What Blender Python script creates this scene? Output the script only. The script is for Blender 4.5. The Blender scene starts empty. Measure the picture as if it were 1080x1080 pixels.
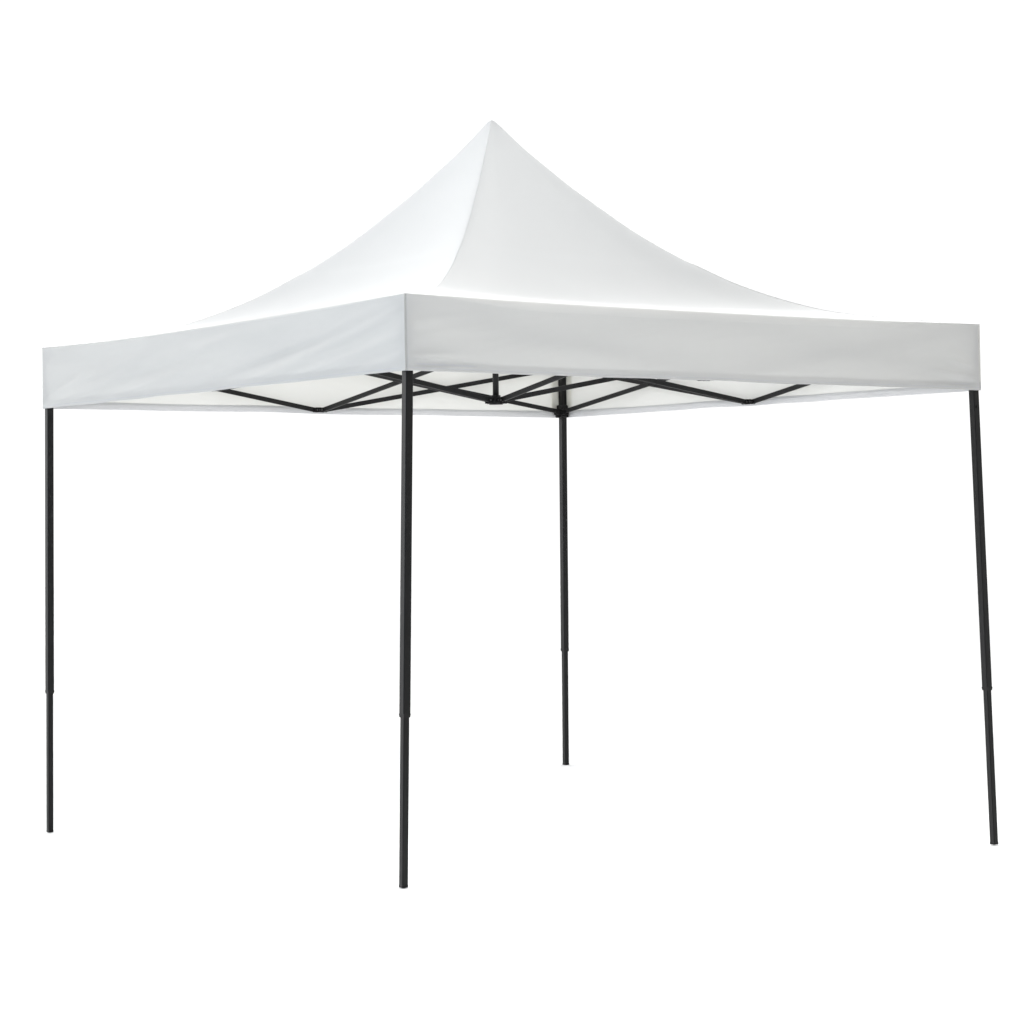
import bpy, bmesh, math, random
from mathutils import Vector, Matrix, noise

random.seed(7)
S = bpy.context.scene
C = S.collection

# ------------------------------------------------------------------ measured geometry (metres)
A = 1.5                     # half side of the canopy
ZB, ZT, ZA = 1.907, 2.191, 3.163      # valance bottom, eave, peak
ZSTEP = 0.626               # lower end of the outer tubes
ZMB, ZMT, ZSL, ZCT = 1.922, 2.155, 1.938, 2.172   # truss joints, slider, corner bracket
ZH, ZHT = 1.900, 2.140      # centre hubs
CORN = ['F', 'R', 'B', 'L']
SG = {'F': (-1, -1), 'R': (1, -1), 'L': (-1, 1), 'B': (1, 1)}
TOP = {'F': (.030, .005, .016), 'R': (-.026, -.017, -.014), 'L': (-.015, .007, .005), 'B': (.011, .006, -.009)}
FOOT = {'F': (.004, .043, .0215), 'R': (-.0135, -.068, -.0455), 'L': (-.042, -.012, -.0484), 'B': (.018, .0385, .0653)}
STEP = {'F': .0215, 'R': -.0153, 'L': -.0347, 'B': .0391}

def corner(c, inset=0.0, z=ZT, dz=True):
    s = SG[c]; t = TOP[c]
    return Vector((s[0]*(A-inset)+t[0], s[1]*(A-inset)+t[1], z+(t[2] if dz else 0)))

# ------------------------------------------------------------------ materials
def principled(name, col, rough, spec=.5, bump=None, metallic=0):
    m = bpy.data.materials.new(name); m.use_nodes = True
    nt = m.node_tree; b = nt.nodes['Principled BSDF']
    b.inputs['Base Color'].default_value = (*col, 1)
    b.inputs['Roughness'].default_value = rough
    b.inputs['Specular IOR Level'].default_value = spec
    b.inputs['Metallic'].default_value = metallic
    if bump:
        tc = nt.nodes.new('ShaderNodeTexCoord')
        n = nt.nodes.new('ShaderNodeTexNoise'); n.inputs['Scale'].default_value = bump[0]; n.inputs['Detail'].default_value = 4
        nt.links.new(tc.outputs['Object'], n.inputs['Vector'])
        bp = nt.nodes.new('ShaderNodeBump'); bp.inputs['Strength'].default_value = bump[1]; bp.inputs['Distance'].default_value = .001
        nt.links.new(n.outputs['Fac'], bp.inputs['Height']); nt.links.new(bp.outputs['Normal'], b.inputs['Normal'])
        mr = nt.nodes.new('ShaderNodeMapRange')
        mr.inputs['To Min'].default_value = rough-.08; mr.inputs['To Max'].default_value = rough+.1
        nt.links.new(n.outputs['Fac'], mr.inputs['Value']); nt.links.new(mr.outputs['Result'], b.inputs['Roughness'])
    return m

def fabric(name, col, tcol, fac):
    m = bpy.data.materials.new(name); m.use_nodes = True
    nt = m.node_tree; nt.nodes.clear()
    out = nt.nodes.new('ShaderNodeOutputMaterial')
    mix = nt.nodes.new('ShaderNodeMixShader'); mix.inputs[0].default_value = fac
    d = nt.nodes.new('ShaderNodeBsdfPrincipled')
    d.inputs['Roughness'].default_value = .75; d.inputs['Specular IOR Level'].default_value = .15
    t = nt.nodes.new('ShaderNodeBsdfTranslucent'); t.inputs['Color'].default_value = (*tcol, 1)
    tc = nt.nodes.new('ShaderNodeTexCoord')
    n = nt.nodes.new('ShaderNodeTexNoise'); n.inputs['Scale'].default_value = 2.2; n.inputs['Detail'].default_value = 5
    cr = nt.nodes.new('ShaderNodeMixRGB'); cr.inputs[1].default_value = (*col, 1)
    cr.inputs[2].default_value = (col[0]*.975, col[1]*.975, col[2]*.975, 1)
    nt.links.new(tc.outputs['Object'], n.inputs['Vector']); nt.links.new(n.outputs['Fac'], cr.inputs[0])
    nt.links.new(cr.outputs[0], d.inputs['Base Color'])
    # woven cloth, very fine
    w = nt.nodes.new('ShaderNodeTexNoise'); w.inputs['Scale'].default_value = 60; w.inputs['Detail'].default_value = 3
    mp = nt.nodes.new('ShaderNodeMapping'); mp.inputs['Scale'].default_value = (1, 1, 3)
    nt.links.new(tc.outputs['Object'], mp.inputs['Vector']); nt.links.new(mp.outputs[0], w.inputs['Vector'])
    bp = nt.nodes.new('ShaderNodeBump'); bp.inputs['Strength'].default_value = .12; bp.inputs['Distance'].default_value = .002
    nt.links.new(w.outputs['Fac'], bp.inputs['Height']); nt.links.new(bp.outputs['Normal'], d.inputs['Normal'])
    nt.links.new(d.outputs[0], mix.inputs[1]); nt.links.new(t.outputs[0], mix.inputs[2])
    nt.links.new(mix.outputs[0], out.inputs[0])
    return m

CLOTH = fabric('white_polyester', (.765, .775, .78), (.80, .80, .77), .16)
VALCLOTH = fabric('white_polyester_shaded', (.67, .67, .662), (.90, .90, .83), .13)  # same cloth as the roof, with the valances' shade put into its colour
HEM = fabric('white_polyester_doubled', (.67, .672, .682), (.70, .70, .72), .05)
TAPE = fabric('cream_tape', (.75, .745, .69), (.72, .71, .63), .07)
METAL = principled('grey_black_powder_coat', (.004, .004, .0042), .50, .30, (180, .12))
PLAST = principled('black_plastic', (.004, .004, .0042), .42, .25, (90, .2))
BOLT = principled('steel_bolt', (.12, .12, .12), .4, .5, None, .8)
GROUND = principled('white_studio_floor', (.93, .93, .93), .9, .0)

# ------------------------------------------------------------------ helpers
def mesh(name, bm, mats, parent, smooth=False, kind=None):
    me = bpy.data.meshes.new(name); bm.normal_update(); bm.to_mesh(me); bm.free()
    for m in (mats if isinstance(mats, (list, tuple)) else [mats]): me.materials.append(m)
    if smooth:
        for f in me.polygons: f.use_smooth = True
    o = bpy.data.objects.new(name, me); C.objects.link(o)
    if parent is not None: o.parent = parent
    if kind: o['kind'] = kind
    return o

def box(bm, size, M=None, bevel=.002, seg=2):
    M = M or Matrix()
    r = bmesh.ops.create_cube(bm, size=1)
    vs = r['verts']
    bmesh.ops.scale(bm, vec=size, verts=vs)
    if bevel:
        es = list({e for v in vs for e in v.link_edges})
        rb = bmesh.ops.bevel(bm, geom=es, offset=min(bevel, min(size)*.45), segments=seg, profile=.5, affect='EDGES')
        vs = list({v for f in rb['faces'] for v in f.verts} | {v for v in vs if v.is_valid})
    bmesh.ops.transform(bm, matrix=M, verts=vs)

def cyl(bm, r, h, M=None, seg=20, r2=None):
    c = bmesh.ops.create_cone(bm, cap_ends=True, segments=seg, radius1=r, radius2=r if r2 is None else r2, depth=h)
    if M is not None: bmesh.ops.transform(bm, matrix=M, verts=c['verts'])

def frame_between(p, q, side):
    """x axis along p->q, y axis = side direction."""
    x = (q-p).normalized(); z = x.cross(side).normalized(); y = z.cross(x).normalized()
    M = Matrix((x, y, z)).transposed().to_4x4(); M.translation = (p+q)/2
    return M

def sm(x, a, b):
    t = min(1, max(0, (x-a)/(b-a))); return t*t*(3-2*t)

root = bpy.data.objects.new('canopy_tent', None); C.objects.link(root)
root['label'] = 'white pop-up canopy tent with peaked roof and dark grey folding metal frame'
root['category'] = 'canopy tent'

# ------------------------------------------------------------------ roof
PROF = [(0, 1.0), (.008, .990), (.02, .967), (.04, .927), (.071, .862), (.12, .77), (.166, .685), (.226, .586), (.285, .491), (.338, .415),
        (.4, .335), (.43, .302), (.5, .224), (.57, .162), (.65, .106), (.715, .072), (.8, .045), (.88, .025), (.95, .010), (1, 0)]
def prof(s):
    s = min(max(s, 0), 1)
    for i in range(len(PROF)-1):
        if PROF[i+1][0] >= s: break
    def tan(k):
        if k <= 0: return (PROF[1][1]-PROF[0][1])/(PROF[1][0]-PROF[0][0])
        if k >= len(PROF)-1: return (PROF[-1][1]-PROF[-2][1])/(PROF[-1][0]-PROF[-2][0])
        return (PROF[k+1][1]-PROF[k-1][1])/(PROF[k+1][0]-PROF[k-1][0])
    x0, y0 = PROF[i]; x1, y1 = PROF[i+1]; h = x1-x0; t = (s-x0)/h
    return (y0*(2*t**3-3*t*t+1)+y1*(-2*t**3+3*t*t)+h*tan(i)*(t**3-2*t*t+t)+h*tan(i+1)*(t**3-t*t))

CTR = Vector((sum(TOP[c][0] for c in TOP)/4, sum(TOP[c][1] for c in TOP)/4, ZA))
SIDES = [('L', 'F'), ('F', 'R'), ('R', 'B'), ('B', 'L')]
SAG = {('L', 'F'): .015, ('F', 'R'): .006, ('R', 'B'): .010, ('B', 'L'): .012}
ROLL = {('L', 'F'): .012, ('F', 'R'): .040, ('R', 'B'): .02, ('B', 'L'): .02}
RC = .004
def roll(side, t):
    return RC + (ROLL[side]-RC)*sm(min(t, 1-t), 0.0, .22)
def edge_z(side, t):
    a, b = corner(side[0]), corner(side[1])
    z = a.z+(b.z-a.z)*t
    w = math.sin(math.pi*t)
    if side == ('L', 'F'):
        w = math.sin(math.pi*t**.85)*(1.15-.3*t)
    return z - SAG[side]*w
def outward(side):
    a, b = corner(side[0], z=0, dz=False), corner(side[1], z=0, dz=False)
    d = (b-a).normalized(); return Vector((d.y, -d.x, 0))

def roof_pt(side, u, t):
    """u: 0 peak .. 1 eave, t along the eave."""
    a, b = corner(side[0]), corner(side[1])
    e = a.lerp(b, t)
    out = outward(side)
    e_in = e - out*roll(side, t)
    p = Vector((CTR.x, CTR.y, 0)).lerp(Vector((e_in.x, e_in.y, 0)), u)
    ez = edge_z(side, t)
    h = prof(u)
    z = ez + (ZA-ez)*h
    mid = math.sin(math.pi*t)
    # slack cloth between the ridges, pulled in a little
    z -= .012*mid*math.sin(math.pi*min(1, u*1.15))**2
    # the sewn ridge is softly rounded near the peak
    dist = min(t, 1-t)*u*2*A
    z -= .0055*math.exp(-dist/.03)*(1-sm(u, .3, .6))*sm(u, 0, .05)
    # soft waves
    n = noise.noise(Vector((p.x*1.7+3, p.y*1.7, side[0] == 'F')))*.006 + noise.noise(Vector((p.x*5, p.y*5, 4.2)))*.0012
    z += n*mid*sm(u, .1, .4)*(1-sm(u, .93, 1))
    return Vector((p.x, p.y, z))

NT, NU = 72, 70
us = [((i/NU)**1.15) for i in range(NU+1)]
ts = [(.5-.5*math.cos(math.pi*j/NT))*.5+.5*j/NT for j in range(NT+1)]
bm = bmesh.new()
apex = bm.verts.new((CTR.x, CTR.y, ZA))
ridge_v = {}
def ridge_vert(c, k, p):
    if (c, k) not in ridge_v: ridge_v[(c, k)] = bm.verts.new(p)
    return ridge_v[(c, k)]
NR = 7
roof_end = {}
for side in SIDES:
    out = outward(side)
    rows = [[apex]*(NT+1)]
    for i in range(1, NU+1):
        row = []
        for j, t in enumerate(ts):
            p = roof_pt(side, us[i], t)
            if j in (0, NT):
                row.append(ridge_vert(side[0 if j == 0 else 1], i, p))
            else: row.append(bm.verts.new(p))
        rows.append(row)
    ends = []
    for k in range(1, NR+1):          # the cloth rolls over the truss into the valance
        ph = math.pi/2*k/NR
        row = []
        for j, t in enumerate(ts):
            r = roll(side, t); q = roof_pt(side, 1, t)
            p = q + out*r*math.sin(ph) - Vector((0, 0, r*(1-math.cos(ph))))
            row.append(bm.verts.new(p))
        rows.append(row)
    roof_end[side] = [v.co.copy() for v in rows[-1]]
    for i in range(len(rows)-1):
        for j in range(NT):
            vs = [rows[i][j], rows[i+1][j], rows[i+1][j+1], rows[i][j+1]]
            vv = []
            for v in vs:
                if v not in vv: vv.append(v)
            if len(vv) >= 3:
                try:
                    fc = bm.faces.new(vv)
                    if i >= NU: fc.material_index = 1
                except ValueError: pass
for e in bm.edges:
    ks = [v for v in e.verts]
bm.edges.ensure_lookup_table()
rid = set(ridge_v.values()) | {apex}
for e in bm.edges:
    if e.verts[0] in rid and e.verts[1] in rid and math.hypot(e.verts[0].co.x-CTR.x, e.verts[0].co.y-CTR.y) > .9: e.smooth = False
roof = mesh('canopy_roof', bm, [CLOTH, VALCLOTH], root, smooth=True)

# ridge seams: narrow folded strips stitched over the four ridges
for c in CORN:
    bm = bmesh.new()
    side_a = [s for s in SIDES if s[0] == c][0]; side_b = [s for s in SIDES if s[1] == c][0]
    prev = None
    for i in range(3, NU-2):
        u = us[i]
        if u < .42: continue
        m = roof_pt(side_a, u, 0)
        rad = max(.12, (m-Vector((CTR.x, CTR.y, m.z))).length)
        dt = min(.03, .0045/(u*3.0))
        pa = roof_pt(side_a, u, dt); pb = roof_pt(side_b, u, 1-dt)
        up = Vector((0, 0, .0006))
        row = [bm.verts.new(pa+up*.6), bm.verts.new(m+up*.9), bm.verts.new(pb+up*.6)]
        if prev:
            for k in range(2): bm.faces.new((prev[k], prev[k+1], row[k+1], row[k]))
        prev = row
    bmesh.ops.recalc_face_normals(bm, faces=bm.faces)
    mesh('ridge_seam', bm, CLOTH, roof, smooth=True)

# ------------------------------------------------------------------ valances
def folds(side, rng):
    F = []
    if side == ('L', 'F'):       # t: 0 at L, 1 at F ; v: 0 top, 1 bottom. diagonal pulls from the near top corner
        F += [(.97, .25, .60, .95, .020, .0042), (.93, .18, .50, .80, .026, .0036), (.80, .45, .42, 1.0, .022, -.0034),
              (.98, .55, .70, .98, .016, .0034), (.99, .72, .80, .99, .012, -.0026), (.60, .15, .25, .55, .028, .0034),
              (.55, .35, .22, .75, .026, -.003), (.35, .2, .05, .75, .024, .003), (.28, .55, .02, .9, .018, .0032),
              (.20, .75, .01, .96, .012, .003), (.12, .5, .01, .8, .014, -.0024), (.72, .1, .45, .35, .03, .003),
              (.88, .6, .62, .9, .014, .0022), (.45, .6, .2, .95, .018, .0026)]
    elif side == ('F', 'R'):
        F += [(.005, .86, .10, .80, .010, .0030), (.005, .93, .13, .90, .008, -.0026), (.005, .70, .07, .60, .012, .0022),
              (.006, .78, .08, .74, .008, -.0018), (.01, .5, .06, .38, .014, .0016), (.01, .35, .08, .22, .014, -.0014),
              (.995, .82, .90, .72, .012, .0034), (.995, .92, .86, .86, .012, -.0028), (.99, .70, .93, .48, .014, .0026),
              (.99, .55, .95, .3, .012, -.002), (.6, .3, .95, .45, .04, .0020), (.15, .35, .6, .5, .05, .0018)]
    for _ in range(9):
        t0 = rng.random(); v0 = rng.random()
        F.append((t0, v0, t0+rng.uniform(-.25, .25), v0+rng.uniform(-.15, .25), rng.uniform(.015, .04), rng.uniform(-.0013, .0013)))
    return F

for si, side in enumerate(SIDES):
    rng = random.Random(11+si)
    FL = folds(side, rng)
    out = outward(side)
    a, b = corner(side[0], z=ZB), corner(side[1], z=ZB)
    L = (b-a).length
    NV = 34; NTT = 260
    tl = [k/NTT for k in range(NTT+1)]
    tl[1:1] = [.0012, .0026]; tl[-1:-1] = [1-.0026, 1-.0012]
    tl = sorted(set(tl))
    def topedge(t):
        # matches the last row of the roof exactly (linear between its samples)
        E = roof_end[side]
        for j in range(NT):
            if ts[j+1] >= t-1e-9: break
        k = (t-ts[j])/(ts[j+1]-ts[j]); return E[j].lerp(E[j+1], min(1, max(0, k)))
    def val_pt(t, v, extra=0):
        p0 = topedge(t); p0 = Vector((p0.x, p0.y, p0.z))
        p1 = a.lerp(b, t)
        z1 = p1.z + .005*noise.noise(Vector((t*9, si*3.1, 0))) * math.sin(math.pi*t)
        p = Vector((p1.x, p1.y, p0.z+(z1-p0.z)*v)); p.x = p0.x+(p1.x-p0.x)*v; p.y = p0.y+(p1.y-p0.y)*v
        win = sm(min(t, 1-t), 0, .02)
        vw = sm(v, 0, .12)
        d = 0
        Z = v*.28
        for (t0, v0, t1, v1, w, am) in FL:
            ax, ay, bx, by = t0*L, v0*.28, t1*L, v1*.28
            dx, dy = bx-ax, by-ay; l2 = dx*dx+dy*dy
            k = ((t*L-ax)*dx+(Z-ay)*dy)/l2
            if k < -.15 or k > 1.15: continue
            kk = min(1, max(0, k))
            dist = math.hypot(t*L-(ax+k*dx), Z-(ay+k*dy))
            if dist > 3*w: continue
            d += 2.4*am*math.exp(-(dist/w)**2)*sm(k, -.15, .2)*(1-sm(k, .6, 1.15))
        d += .004*noise.noise(Vector((t*7+si*5, v*.8, 1.3)))*sm(v, 0, .6)
        d += .0009*noise.noise(Vector((t*40+v*9, v*7, si*2.3)))
        if side == ('B', 'L'):    # loose cloth bulging just beyond the far left corner
            d += .012*math.exp(-((t-.965)/.03)**2)*math.exp(-((v-.72)/.2)**2)
        d *= vw*win
        if side == ('B', 'L'):
            d += .016*math.exp(-((t-.9955)/.004)**2)*math.exp(-((v-.78)/.12)**2)*sm((1-t)*L, 0, .006)
        d -= (.011 if side == ('F', 'R') else .007)*math.sin(math.pi*min(1, v*1.05))*sm(min(t, 1-t), 0, .14)   # the hanging cloth bows in a little
        # the edge is tucked into the corner seam
        tuck = .012*(1-sm(min(t, 1-t)*L, 0, .008))
        if side in (('F', 'R'), ('B', 'L')): d -= tuck*sm(v, 0, .03)
        return p + out*(d+extra)
    bm = bmesh.new(); rows = []
    for i in range(NV+1):
        rows.append([bm.verts.new(val_pt(t, i/NV)) for t in tl])
    for i in range(NV):
        for j in range(len(tl)-1):
            bm.faces.new((rows[i][j], rows[i+1][j], rows[i+1][j+1], rows[i][j+1]))
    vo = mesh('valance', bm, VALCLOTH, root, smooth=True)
    # folded hem: doubled cloth turned to the inside of the lower edge
    bm = bmesh.new(); prev = None
    HV = [(1.0, .0), (1.0012, -.0006), (1.0, -.0016), (.94, -.0022), (.878, -.0022), (.876, -.0006)]
    for t in tl:
        row = [bm.verts.new(val_pt(t, v if v <= 1 else 1.004, e)) for v, e in HV]
        if prev:
            for k in range(len(HV)-1): bm.faces.new((prev[k], prev[k+1], row[k+1], row[k]))
        prev = row
    mesh('hem', bm, HEM, vo, smooth=True)
    # stitched line of the hem on the outer face
    bm = bmesh.new(); prev = None
    for t in tl[3:-3]:
        row = [bm.verts.new(val_pt(t, v, e)) for v, e in ((.955, -.0002), (.958, .0009), (.966, .0009), (.969, -.0002))]
        if prev:
            for k in range(3): bm.faces.new((prev[k], prev[k+1], row[k+1], row[k]))
        prev = row
    mesh('stitching', bm, HEM, vo, smooth=True)
    # reinforcement tape inside both ends
    for e0, e1 in ([(1-.026, 1-.004)] if side[1] == 'B' else [(.004, .026)] if side[0] == 'B' else []):
        bm = bmesh.new(); prev = None
        for k in range(7):
            t = e0+(e1-e0)*k/6
            row = [bm.verts.new(val_pt(t, .02+.85*i/12, -.004)) for i in range(13)]
            if prev:
                for i in range(12): bm.faces.new((prev[i], prev[i+1], row[i+1], row[i]))
            prev = row
        mesh('corner_tape', bm, TAPE, vo, smooth=True)
    # corner binding wraps the seam (on the side that overlaps)
    if side in (('L', 'F'), ('R', 'B')):
        bm = bmesh.new(); prev = None
        for i in range(21):
            v = i/20
            row = [bm.verts.new(val_pt(1-.0075, v, .0002)), bm.verts.new(val_pt(1-.0070, v, .0022)), bm.verts.new(val_pt(1-.0002, v, .0024)),
                   bm.verts.new(val_pt(1-.0002, v, -.002))]
            if prev:
                for k in range(3): bm.faces.new((prev[k], row[k], row[k+1], prev[k+1]))
            prev = row
        mesh('corner_binding', bm, VALCLOTH, vo, smooth=False)

# ------------------------------------------------------------------ legs
WU, WL = .0318, .0256
def leg_line(c):
    s = SG[c]; t = TOP[c]; g = FOOT[c]
    li = A-.0225
    top = Vector((s[0]*li+t[0], s[1]*li+t[1], ZB))
    bot = Vector((s[0]*li+g[0], s[1]*li+g[1], 0.0))
    d = (top-bot)/(ZB)
    return bot, d
def on_leg(c, z):
    bot, d = leg_line(c)
    if z > ZB:      # above the valance edge the tube stands upright
        z0 = bot+d*ZB; return Vector((z0.x, z0.y, z))
    return bot+d*z
def tube(bm, p, q, w, bevel):
    bot = p; ax = (q-p)
    # square section kept parallel to the tent sides, sheared along the leaning axis
    r = bmesh.ops.create_cube(bm, size=1); vs = r['verts']
    bmesh.ops.scale(bm, vec=(w, w, ax.z), verts=vs)
    es = [e for e in {e for v in vs for e in v.link_edges} if abs(e.verts[0].co.z-e.verts[1].co.z) > .01*ax.z and abs(e.verts[0].co.x-e.verts[1].co.x) < 1e-6]
    rb = bmesh.ops.bevel(bm, geom=es, offset=bevel, segments=3, profile=.5, affect='EDGES')
    vs = list({v for f in rb['faces'] for v in f.verts} | {v for v in vs if v.is_valid})
    for v in vs:
        k = v.co.z/ax.z+.5
        v.co = Vector((v.co.x+p.x+ax.x*k, v.co.y+p.y+ax.y*k, p.z+ax.z*k))
def shade(o):
    for f in o.data.polygons: f.use_smooth = False

legs = {}
for c in CORN:
    s = SG[c]
    zs = ZSTEP+STEP[c]
    ztop = ZCT-.016
    bm = bmesh.new()
    tube(bm, on_leg(c, zs+.012), on_leg(c, ZB), WU, .0035)
    tube(bm, on_leg(c, ZB+.0), on_leg(c, ztop), WU, .0035)
    lg = mesh('leg', bm, METAL, root); legs[c] = lg
    # tapered plastic end of the outer tube
    bm = bmesh.new()
    p = on_leg(c, zs)
    r = bmesh.ops.create_cone(bm, cap_ends=True, segments=4, radius1=.0145*math.sqrt(2), radius2=.0163*math.sqrt(2), depth=.014)
    bmesh.ops.rotate(bm, cent=(0, 0, 0), matrix=Matrix.Rotation(math.pi/4, 3, 'Z'), verts=r['verts'])
    bmesh.ops.translate(bm, vec=p+Vector((0, 0, .0055)), verts=r['verts'])
    mesh('tube_end', bm, METAL, lg)
    bm = bmesh.new()
    fz = FOOT[c][2]
    tube(bm, on_leg(c, fz+.010), on_leg(c, zs+.02), WL, .003)
    mesh('lower_leg', bm, METAL, lg)
    bm = bmesh.new()
    box(bm, (WL+.0006, WL+.0006, .0115), Matrix.Translation(on_leg(c, fz+.00575)), .002)
    mesh('foot_cap', bm, PLAST, lg)
    # slider
    bm = bmesh.new()
    p = on_leg(c, ZSL)-Vector((s[0]*.011, s[1]*.011, 0))
    zt = TOP[c][2]
    p.z += zt + (0 if c == 'B' else .010)
    box(bm, (.044, .044, .046), Matrix.Translation(p+Vector((0, 0, .010))), .004)
    box(bm, (.050, .050, .020), Matrix.Translation(p+Vector((0, 0, -.022))), .004)
    for ax in (0, 1):
        d = Vector((-s[0], 0, 0)) if ax == 0 else Vector((0, -s[1], 0))
        sd = Vector((0, 1, 0)) if ax == 0 else Vector((1, 0, 0))
        for q in (-1, 1):
            M = frame_between(p+d*.02, p+d*.056, sd); M.translation = p+d*.036+(Vector((0, -s[1]*.012, 0)) if ax == 0 else Vector((-s[0]*.012, 0, 0)))+sd*q*.0125+Vector((0, 0, -.004))
            box(bm, (.036, .005, .030), M, .002)
    # pull latch
    d = Vector((-s[0], 0, 0))
    box(bm, (.022, .020, .028), Matrix.Translation(p+d*.030+Vector((0, 0, -.020))), .005)
    sl = mesh('slider', bm, PLAST, lg)
    # bracket on the tube top
    bm = bmesh.new()
    p = on_leg(c, ZCT)-Vector((s[0]*.006, s[1]*.006, 0)); p.z += zt*.5-.026
    box(bm, (.042, .042, .042), Matrix.Translation(p), .004)
    for ax in (0, 1):
        d = Vector((-s[0], 0, 0)) if ax == 0 else Vector((0, -s[1], 0))
        sd = Vector((0, 1, 0)) if ax == 0 else Vector((1, 0, 0))
        for q in (-1, 1):
            M = Matrix.Translation(p+d*.036+(Vector((0, -s[1]*.014, 0)) if ax == 0 else Vector((-s[0]*.014, 0, 0)))+sd*q*.0125+Vector((0, 0, .006)))
            box(bm, (.036 if ax == 0 else .005, .005 if ax == 0 else .036, .032), M, .002)
    mesh('corner_bracket', bm, PLAST, lg)
    # spring button that locks the slider, seen on the right-hand leg
    if c == 'R':
        bm = bmesh.new()
        q = on_leg(c, 1.822)
        for dd, ax in ((Vector((0, s[1]*.0165, 0)), 'X'), (Vector((s[0]*.0165, 0, 0)), 'Y')):
            cyl(bm, .0055, .006, Matrix.Translation(q+dd) @ Matrix.Rotation(math.pi/2, 4, ax), 16)
        mesh('lock_button', bm, METAL, lg)

# ------------------------------------------------------------------ trusses
BH, BW = .0228, .0110
def bar(p, q, sidev, off, bolt_at=None):
    sidev = sidev.normalized()
    p = p+sidev*off; q = q+sidev*off
    M = frame_between(p, q, sidev)
    bm = bmesh.new(); box(bm, ((q-p).length+.012, BW, BH), M, .0030, 3)
    o = mesh('truss_bar', bm, METAL, root)
    if bolt_at is not None:
        m = p.lerp(q, bolt_at)
        bm = bmesh.new()
        rot = sidev.to_track_quat('Z', 'Y').to_matrix().to_4x4()
        mid_ = m - sidev*off
        cyl(bm, .0055, .030, Matrix.Translation(mid_) @ rot, 14)
        mesh('pivot_bolt', bm, PLAST, o)
    return o
def joint(p, dirs):
    """plastic knuckle taking bars from several directions"""
    bm = bmesh.new()
    box(bm, (.026, .026, .024), Matrix.Translation(p), .005)
    for d in dirs:
        d = d.normalized(); sd = Vector((-d.y, d.x, 0))
        for q in (-1, 1):
            M = Matrix((d, sd, Vector((0, 0, 1)))).transposed().to_4x4(); M.translation = p+d*.019+sd*q*.0125
            box(bm, (.028, .0045, .024), M, .002)
    o = mesh('truss_joint', bm, PLAST, root)
    for d in dirs:
        bm = bmesh.new()
        d = d.normalized(); sd = Vector((-d.y, d.x, 0))
        cyl(bm, .0045, .034, Matrix.Translation(p+d*.024) @ sd.to_track_quat('Z', 'Y').to_matrix().to_4x4(), 14)
        mesh('joint_bolt', bm, BOLT, o)
    return o

midpts = {}
# along-side shift of the mid joints measured on the two far sides
MSH = {('L', 'F'): 0, ('F', 'R'): -.01, ('R', 'B'): -.033, ('B', 'L'): .027}
for side in SIDES:
    out = outward(side)
    la, lb = on_leg(side[0], ZB), on_leg(side[1], ZB)
    d = (lb-la); d.z = 0; Ln = d.length; d.normalize()
    inn = -out
    m = (la+lb)/2+d*MSH[side]
    INW = .018 if side == ('R', 'B') else .022 if side == ('B', 'L') else .026   # bars run just inside the legs
    m += inn*INW
    dz = (TOP[side[0]][2]+TOP[side[1]][2])/2
    mb = Vector((m.x, m.y, ZMB+dz)); mt = Vector((m.x, m.y, ZMT+dz))
    if side == ('R', 'B'): mb.z -= .000
    midpts[side] = (mb, mt, inn)
    for c, sgn in ((side[0], 1), (side[1], -1)):
        dd = d*sgn
        base = on_leg(c, ZB)
        zc = TOP[c][2]
        ct = Vector((base.x, base.y, ZCT+zc*.5-.012))+dd*.045+inn*INW
        sl = Vector((base.x, base.y, ZSL+zc-.002))+dd*.045+inn*INW
        bar(ct, mb-dd*.026, out, .0062, .5)
        bar(sl, mt-dd*.026, out, -.0062)
    joint(mb, [d, -d, inn]); joint(mt, [d, -d, inn])
hubL = Vector((CTR.x, CTR.y, ZH)); hubT = Vector((CTR.x, CTR.y, ZHT))
for side in SIDES:
    mb, mt, inn = midpts[side]
    sd = Vector((-inn.y, inn.x, 0))
    bar(mb+inn*.026, hubT-inn*.036, sd, .0062, .5)
    bar(mt+inn*.026, hubL-inn*.036+Vector((0, 0, .002)), sd, -.0062)

# ------------------------------------------------------------------ centre pole
bm = bmesh.new()
cyl(bm, .0138, ZHT-ZH+.03, Matrix.Translation((CTR.x, CTR.y, (ZHT+ZH)/2+.015)), 24)
cyl(bm, .0105, ZA-ZHT-.03, Matrix.Translation((CTR.x, CTR.y, (ZHT+ZA)/2)), 24)
pole = mesh('centre_pole', bm, METAL, root)
for f in pole.data.polygons: f.use_smooth = abs(f.normal.z) < .9
for z in (ZH, ZHT):
    bm = bmesh.new()
    cyl(bm, .026, .030, Matrix.Translation((CTR.x, CTR.y, z+.008)), 12, .021)
    cyl(bm, .031, .014, Matrix.Translation((CTR.x, CTR.y, z-.012)), 16)
    for side in SIDES:
        inn = midpts[side][2]; sd = Vector((-inn.y, inn.x, 0))
        for q in (-1, 1):
            M = Matrix((-inn, sd, Vector((0, 0, 1)))).transposed().to_4x4()
            M.translation = Vector((CTR.x, CTR.y, z))-inn*.036+sd*q*.0125
            box(bm, (.030, .0045, .030), M, .002)
    h = mesh('pole_hub', bm, PLAST, pole)
    for side in SIDES:
        bm = bmesh.new()
        inn = midpts[side][2]; sd = Vector((-inn.y, inn.x, 0))
        cyl(bm, .0042, .033, Matrix.Translation(Vector((CTR.x, CTR.y, z))-inn*.040) @ sd.to_track_quat('Z', 'Y').to_matrix().to_4x4(), 14)
        mesh('hub_bolt', bm, BOLT, h)
bm = bmesh.new()
cyl(bm, .022, .03, Matrix.Translation((CTR.x, CTR.y, ZA-.045)), 16, .010)
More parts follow.
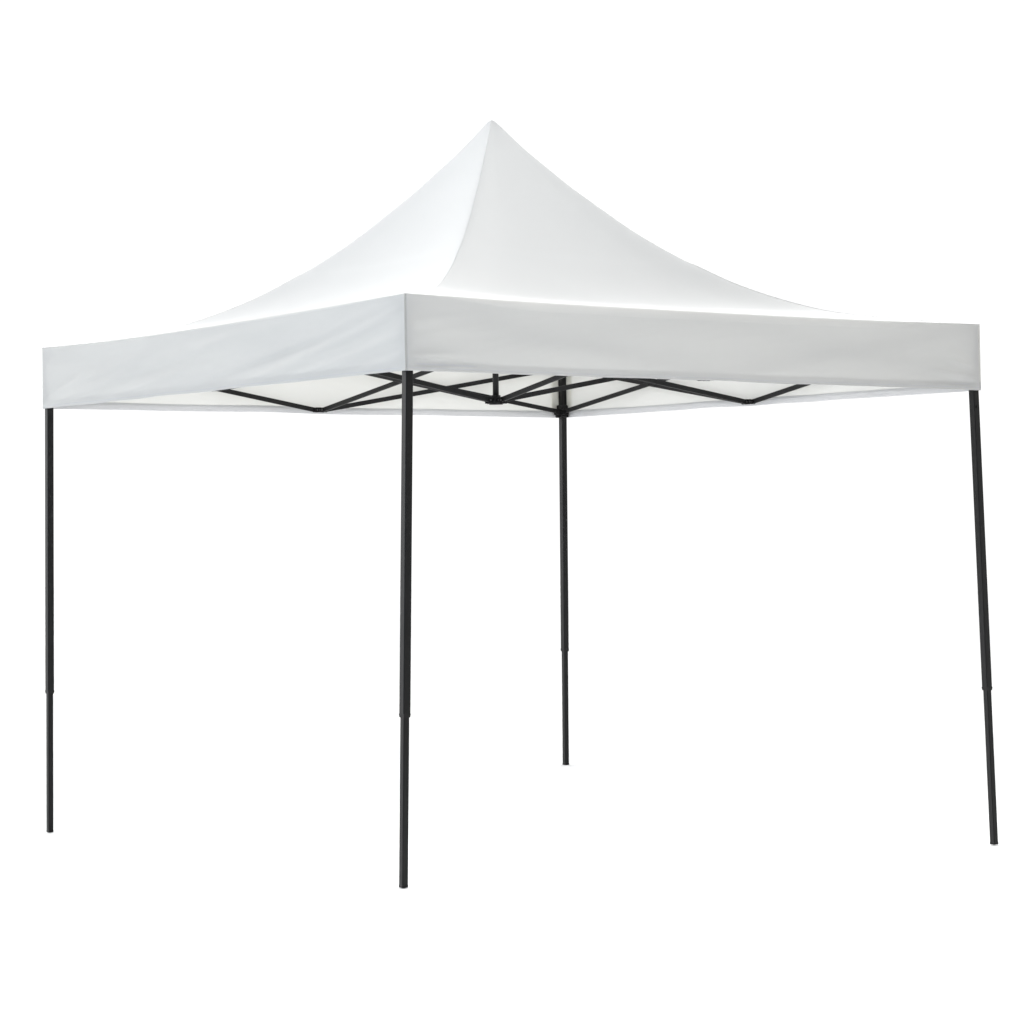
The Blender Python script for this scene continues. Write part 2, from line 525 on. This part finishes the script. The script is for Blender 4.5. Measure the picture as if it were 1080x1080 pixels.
mesh('peak_cap', bm, PLAST, pole)

# ------------------------------------------------------------------ ground: a white seamless floor that meets all four feet
bm = bmesh.new()
cz = {c: FOOT[c][2] for c in FOOT}
k0 = sum(cz.values())/4
kx = (cz['R']+cz['B']-cz['F']-cz['L'])/4; ky = (cz['L']+cz['B']-cz['F']-cz['R'])/4; kxy = (cz['F']+cz['B']-cz['L']-cz['R'])/4
li = A-.0225
def gz(x, y):
    u, v = x/li, y/li
    r = math.hypot(x, y)
    w = 1-sm(r, 2.3, 7)
    return (k0+kx*u+ky*v+kxy*u*v)*w-.001
rad = [0]+[.3*i for i in range(1, 27)]+[9, 11, 14, 18, 24, 32, 45]
NA = 72; prev = None
c0 = bm.verts.new((0, 0, gz(0, 0)))
for r in rad[1:]:
    row = [bm.verts.new((r*math.cos(2*math.pi*k/NA), r*math.sin(2*math.pi*k/NA), gz(r*math.cos(2*math.pi*k/NA), r*math.sin(2*math.pi*k/NA)))) for k in range(NA)]
    if prev is None:
        for k in range(NA): bm.faces.new((c0, row[k], row[(k+1) % NA]))
    else:
        for k in range(NA): bm.faces.new((prev[k], row[k], row[(k+1) % NA], prev[(k+1) % NA]))
    prev = row
mesh('ground', bm, GROUND, None, smooth=True, kind='structure')

# ------------------------------------------------------------------ camera
P = dict(c=(-6.6438, -9.3232, 1.3798), yaw=.9998, pit=.0286, rol=-.0140, f=2694.23, px=394.04, py=469.53)
y, pt, rl = P['yaw'], P['pit'], P['rol']
fw = Vector((math.cos(y)*math.cos(pt), math.sin(y)*math.cos(pt), math.sin(pt)))
rt = Vector((math.sin(y), -math.cos(y), 0)); up = rt.cross(fw)
r2 = rt*math.cos(rl)+up*math.sin(rl); u2 = -rt*math.sin(rl)+up*math.cos(rl)
cam = bpy.data.cameras.new('camera'); co = bpy.data.objects.new('camera', cam); C.objects.link(co)
M = Matrix((r2, u2, -fw)).transposed().to_4x4(); M.translation = P['c']; co.matrix_world = M
cam.sensor_width = 36; cam.lens = P['f']/1080*36
cam.shift_x = (540-P['px'])/1080; cam.shift_y = (P['py']-540)/1080
cam.clip_end = 500; cam.clip_start = .1
S.camera = co

# ------------------------------------------------------------------ studio light: white cyclorama of light behind and above, darker towards the room
K_BACK, K_FRONT, K_BANK, K_DOME = 1.12, .02, 14.0, .0
W = bpy.data.worlds.new('World'); S.world = W; W.use_nodes = True
nt = W.node_tree; bg = nt.nodes['Background']
tc = nt.nodes.new('ShaderNodeTexCoord')
def dotn(v):
    n = nt.nodes.new('ShaderNodeVectorMath'); n.operation = 'DOT_PRODUCT'
    n.inputs[1].default_value = Vector(v).normalized(); nt.links.new(tc.outputs['Generated'], n.inputs[0]); return n.outputs['Value']
def rng(inp, a, b, c, d):
    n = nt.nodes.new('ShaderNodeMapRange'); n.interpolation_type = 'SMOOTHSTEP'
    for k, v in zip(('From Min', 'From Max', 'To Min', 'To Max'), (a, b, c, d)): n.inputs[k].default_value = v
    nt.links.new(inp, n.inputs['Value']); return n.outputs['Result']
def math_(op, a, b):
    n = nt.nodes.new('ShaderNodeMath'); n.operation = op
    for k, v in enumerate((a, b)):
        if isinstance(v, (int, float)): n.inputs[k].default_value = v
        else: nt.links.new(v, n.inputs[k])
    return n.outputs[0]
def mul(a, b): return math_('MULTIPLY', a, b)
def zz(a, b, c, d): return rng(dotn((0, 0, 1)), a, b, c, d)
behind = rng(dotn((.54, .84, 0)), -.3, .1, 0, 1)
wall = mul(mul(behind, zz(.2, .35, 1, 0)), K_BACK)                          # white backdrop behind the tent
room = mul(mul(math_('SUBTRACT', 1, behind), zz(.2, .35, 1, 0)), K_FRONT)   # dim room on the viewer's side
bank = mul(mul(rng(dotn((.54, .84, 0)), .15, .45, 0, 1), mul(zz(.2, .3, 0, 1), zz(.42, .6, 1, 0))), K_BANK)   # band of light added above the view, lights floor and rear valances
dome = mul(zz(.6, .8, 0, 1), K_DOME)                                        # overhead
bg.inputs['Color'].default_value = (1, 1, 1, 1)
nt.links.new(math_('ADD', math_('ADD', wall, room), math_('ADD', bank, dome)), bg.inputs['Strength'])

def area(name, loc, target, size, power, col):
    l = bpy.data.lights.new(name, 'AREA'); l.shape = 'RECTANGLE'; l.size, l.size_y = size; l.energy = power; l.color = col
    o = bpy.data.objects.new(name, l); C.objects.link(o); o.location = loc
    o.rotation_euler = (Vector(target)-Vector(loc)).to_track_quat('-Z', 'Y').to_euler()
    return o
area('overhead_softbox', (-1.0, -3.2, 6.0), (0, 0, 2), (4, 4), 150, (1, .998, .985))
area('high_softbox', (-8, -4, 10), (0, 0, 2), (3, 3), 118, (1, .97, .975))
area('side_softbox', (-9, -4.5, 2.6), (0, 0, 2), (3, 2.5), 84, (.25, .62, 1))
area('added_leg_light', (-5.8, 6.0, 1.9), (-.5, -.3, 1.0), (4, 3.7), 78, (.9, .95, 1))  # added lamp out of view, puts a sheen on the legs' left faces

S.view_settings.view_transform = 'Standard'; S.view_settings.look = 'None'
S.view_settings.exposure = 0; S.view_settings.gamma = 1
S.cycles.max_bounces = 10; S.cycles.diffuse_bounces = 6; S.cycles.transmission_bounces = 8
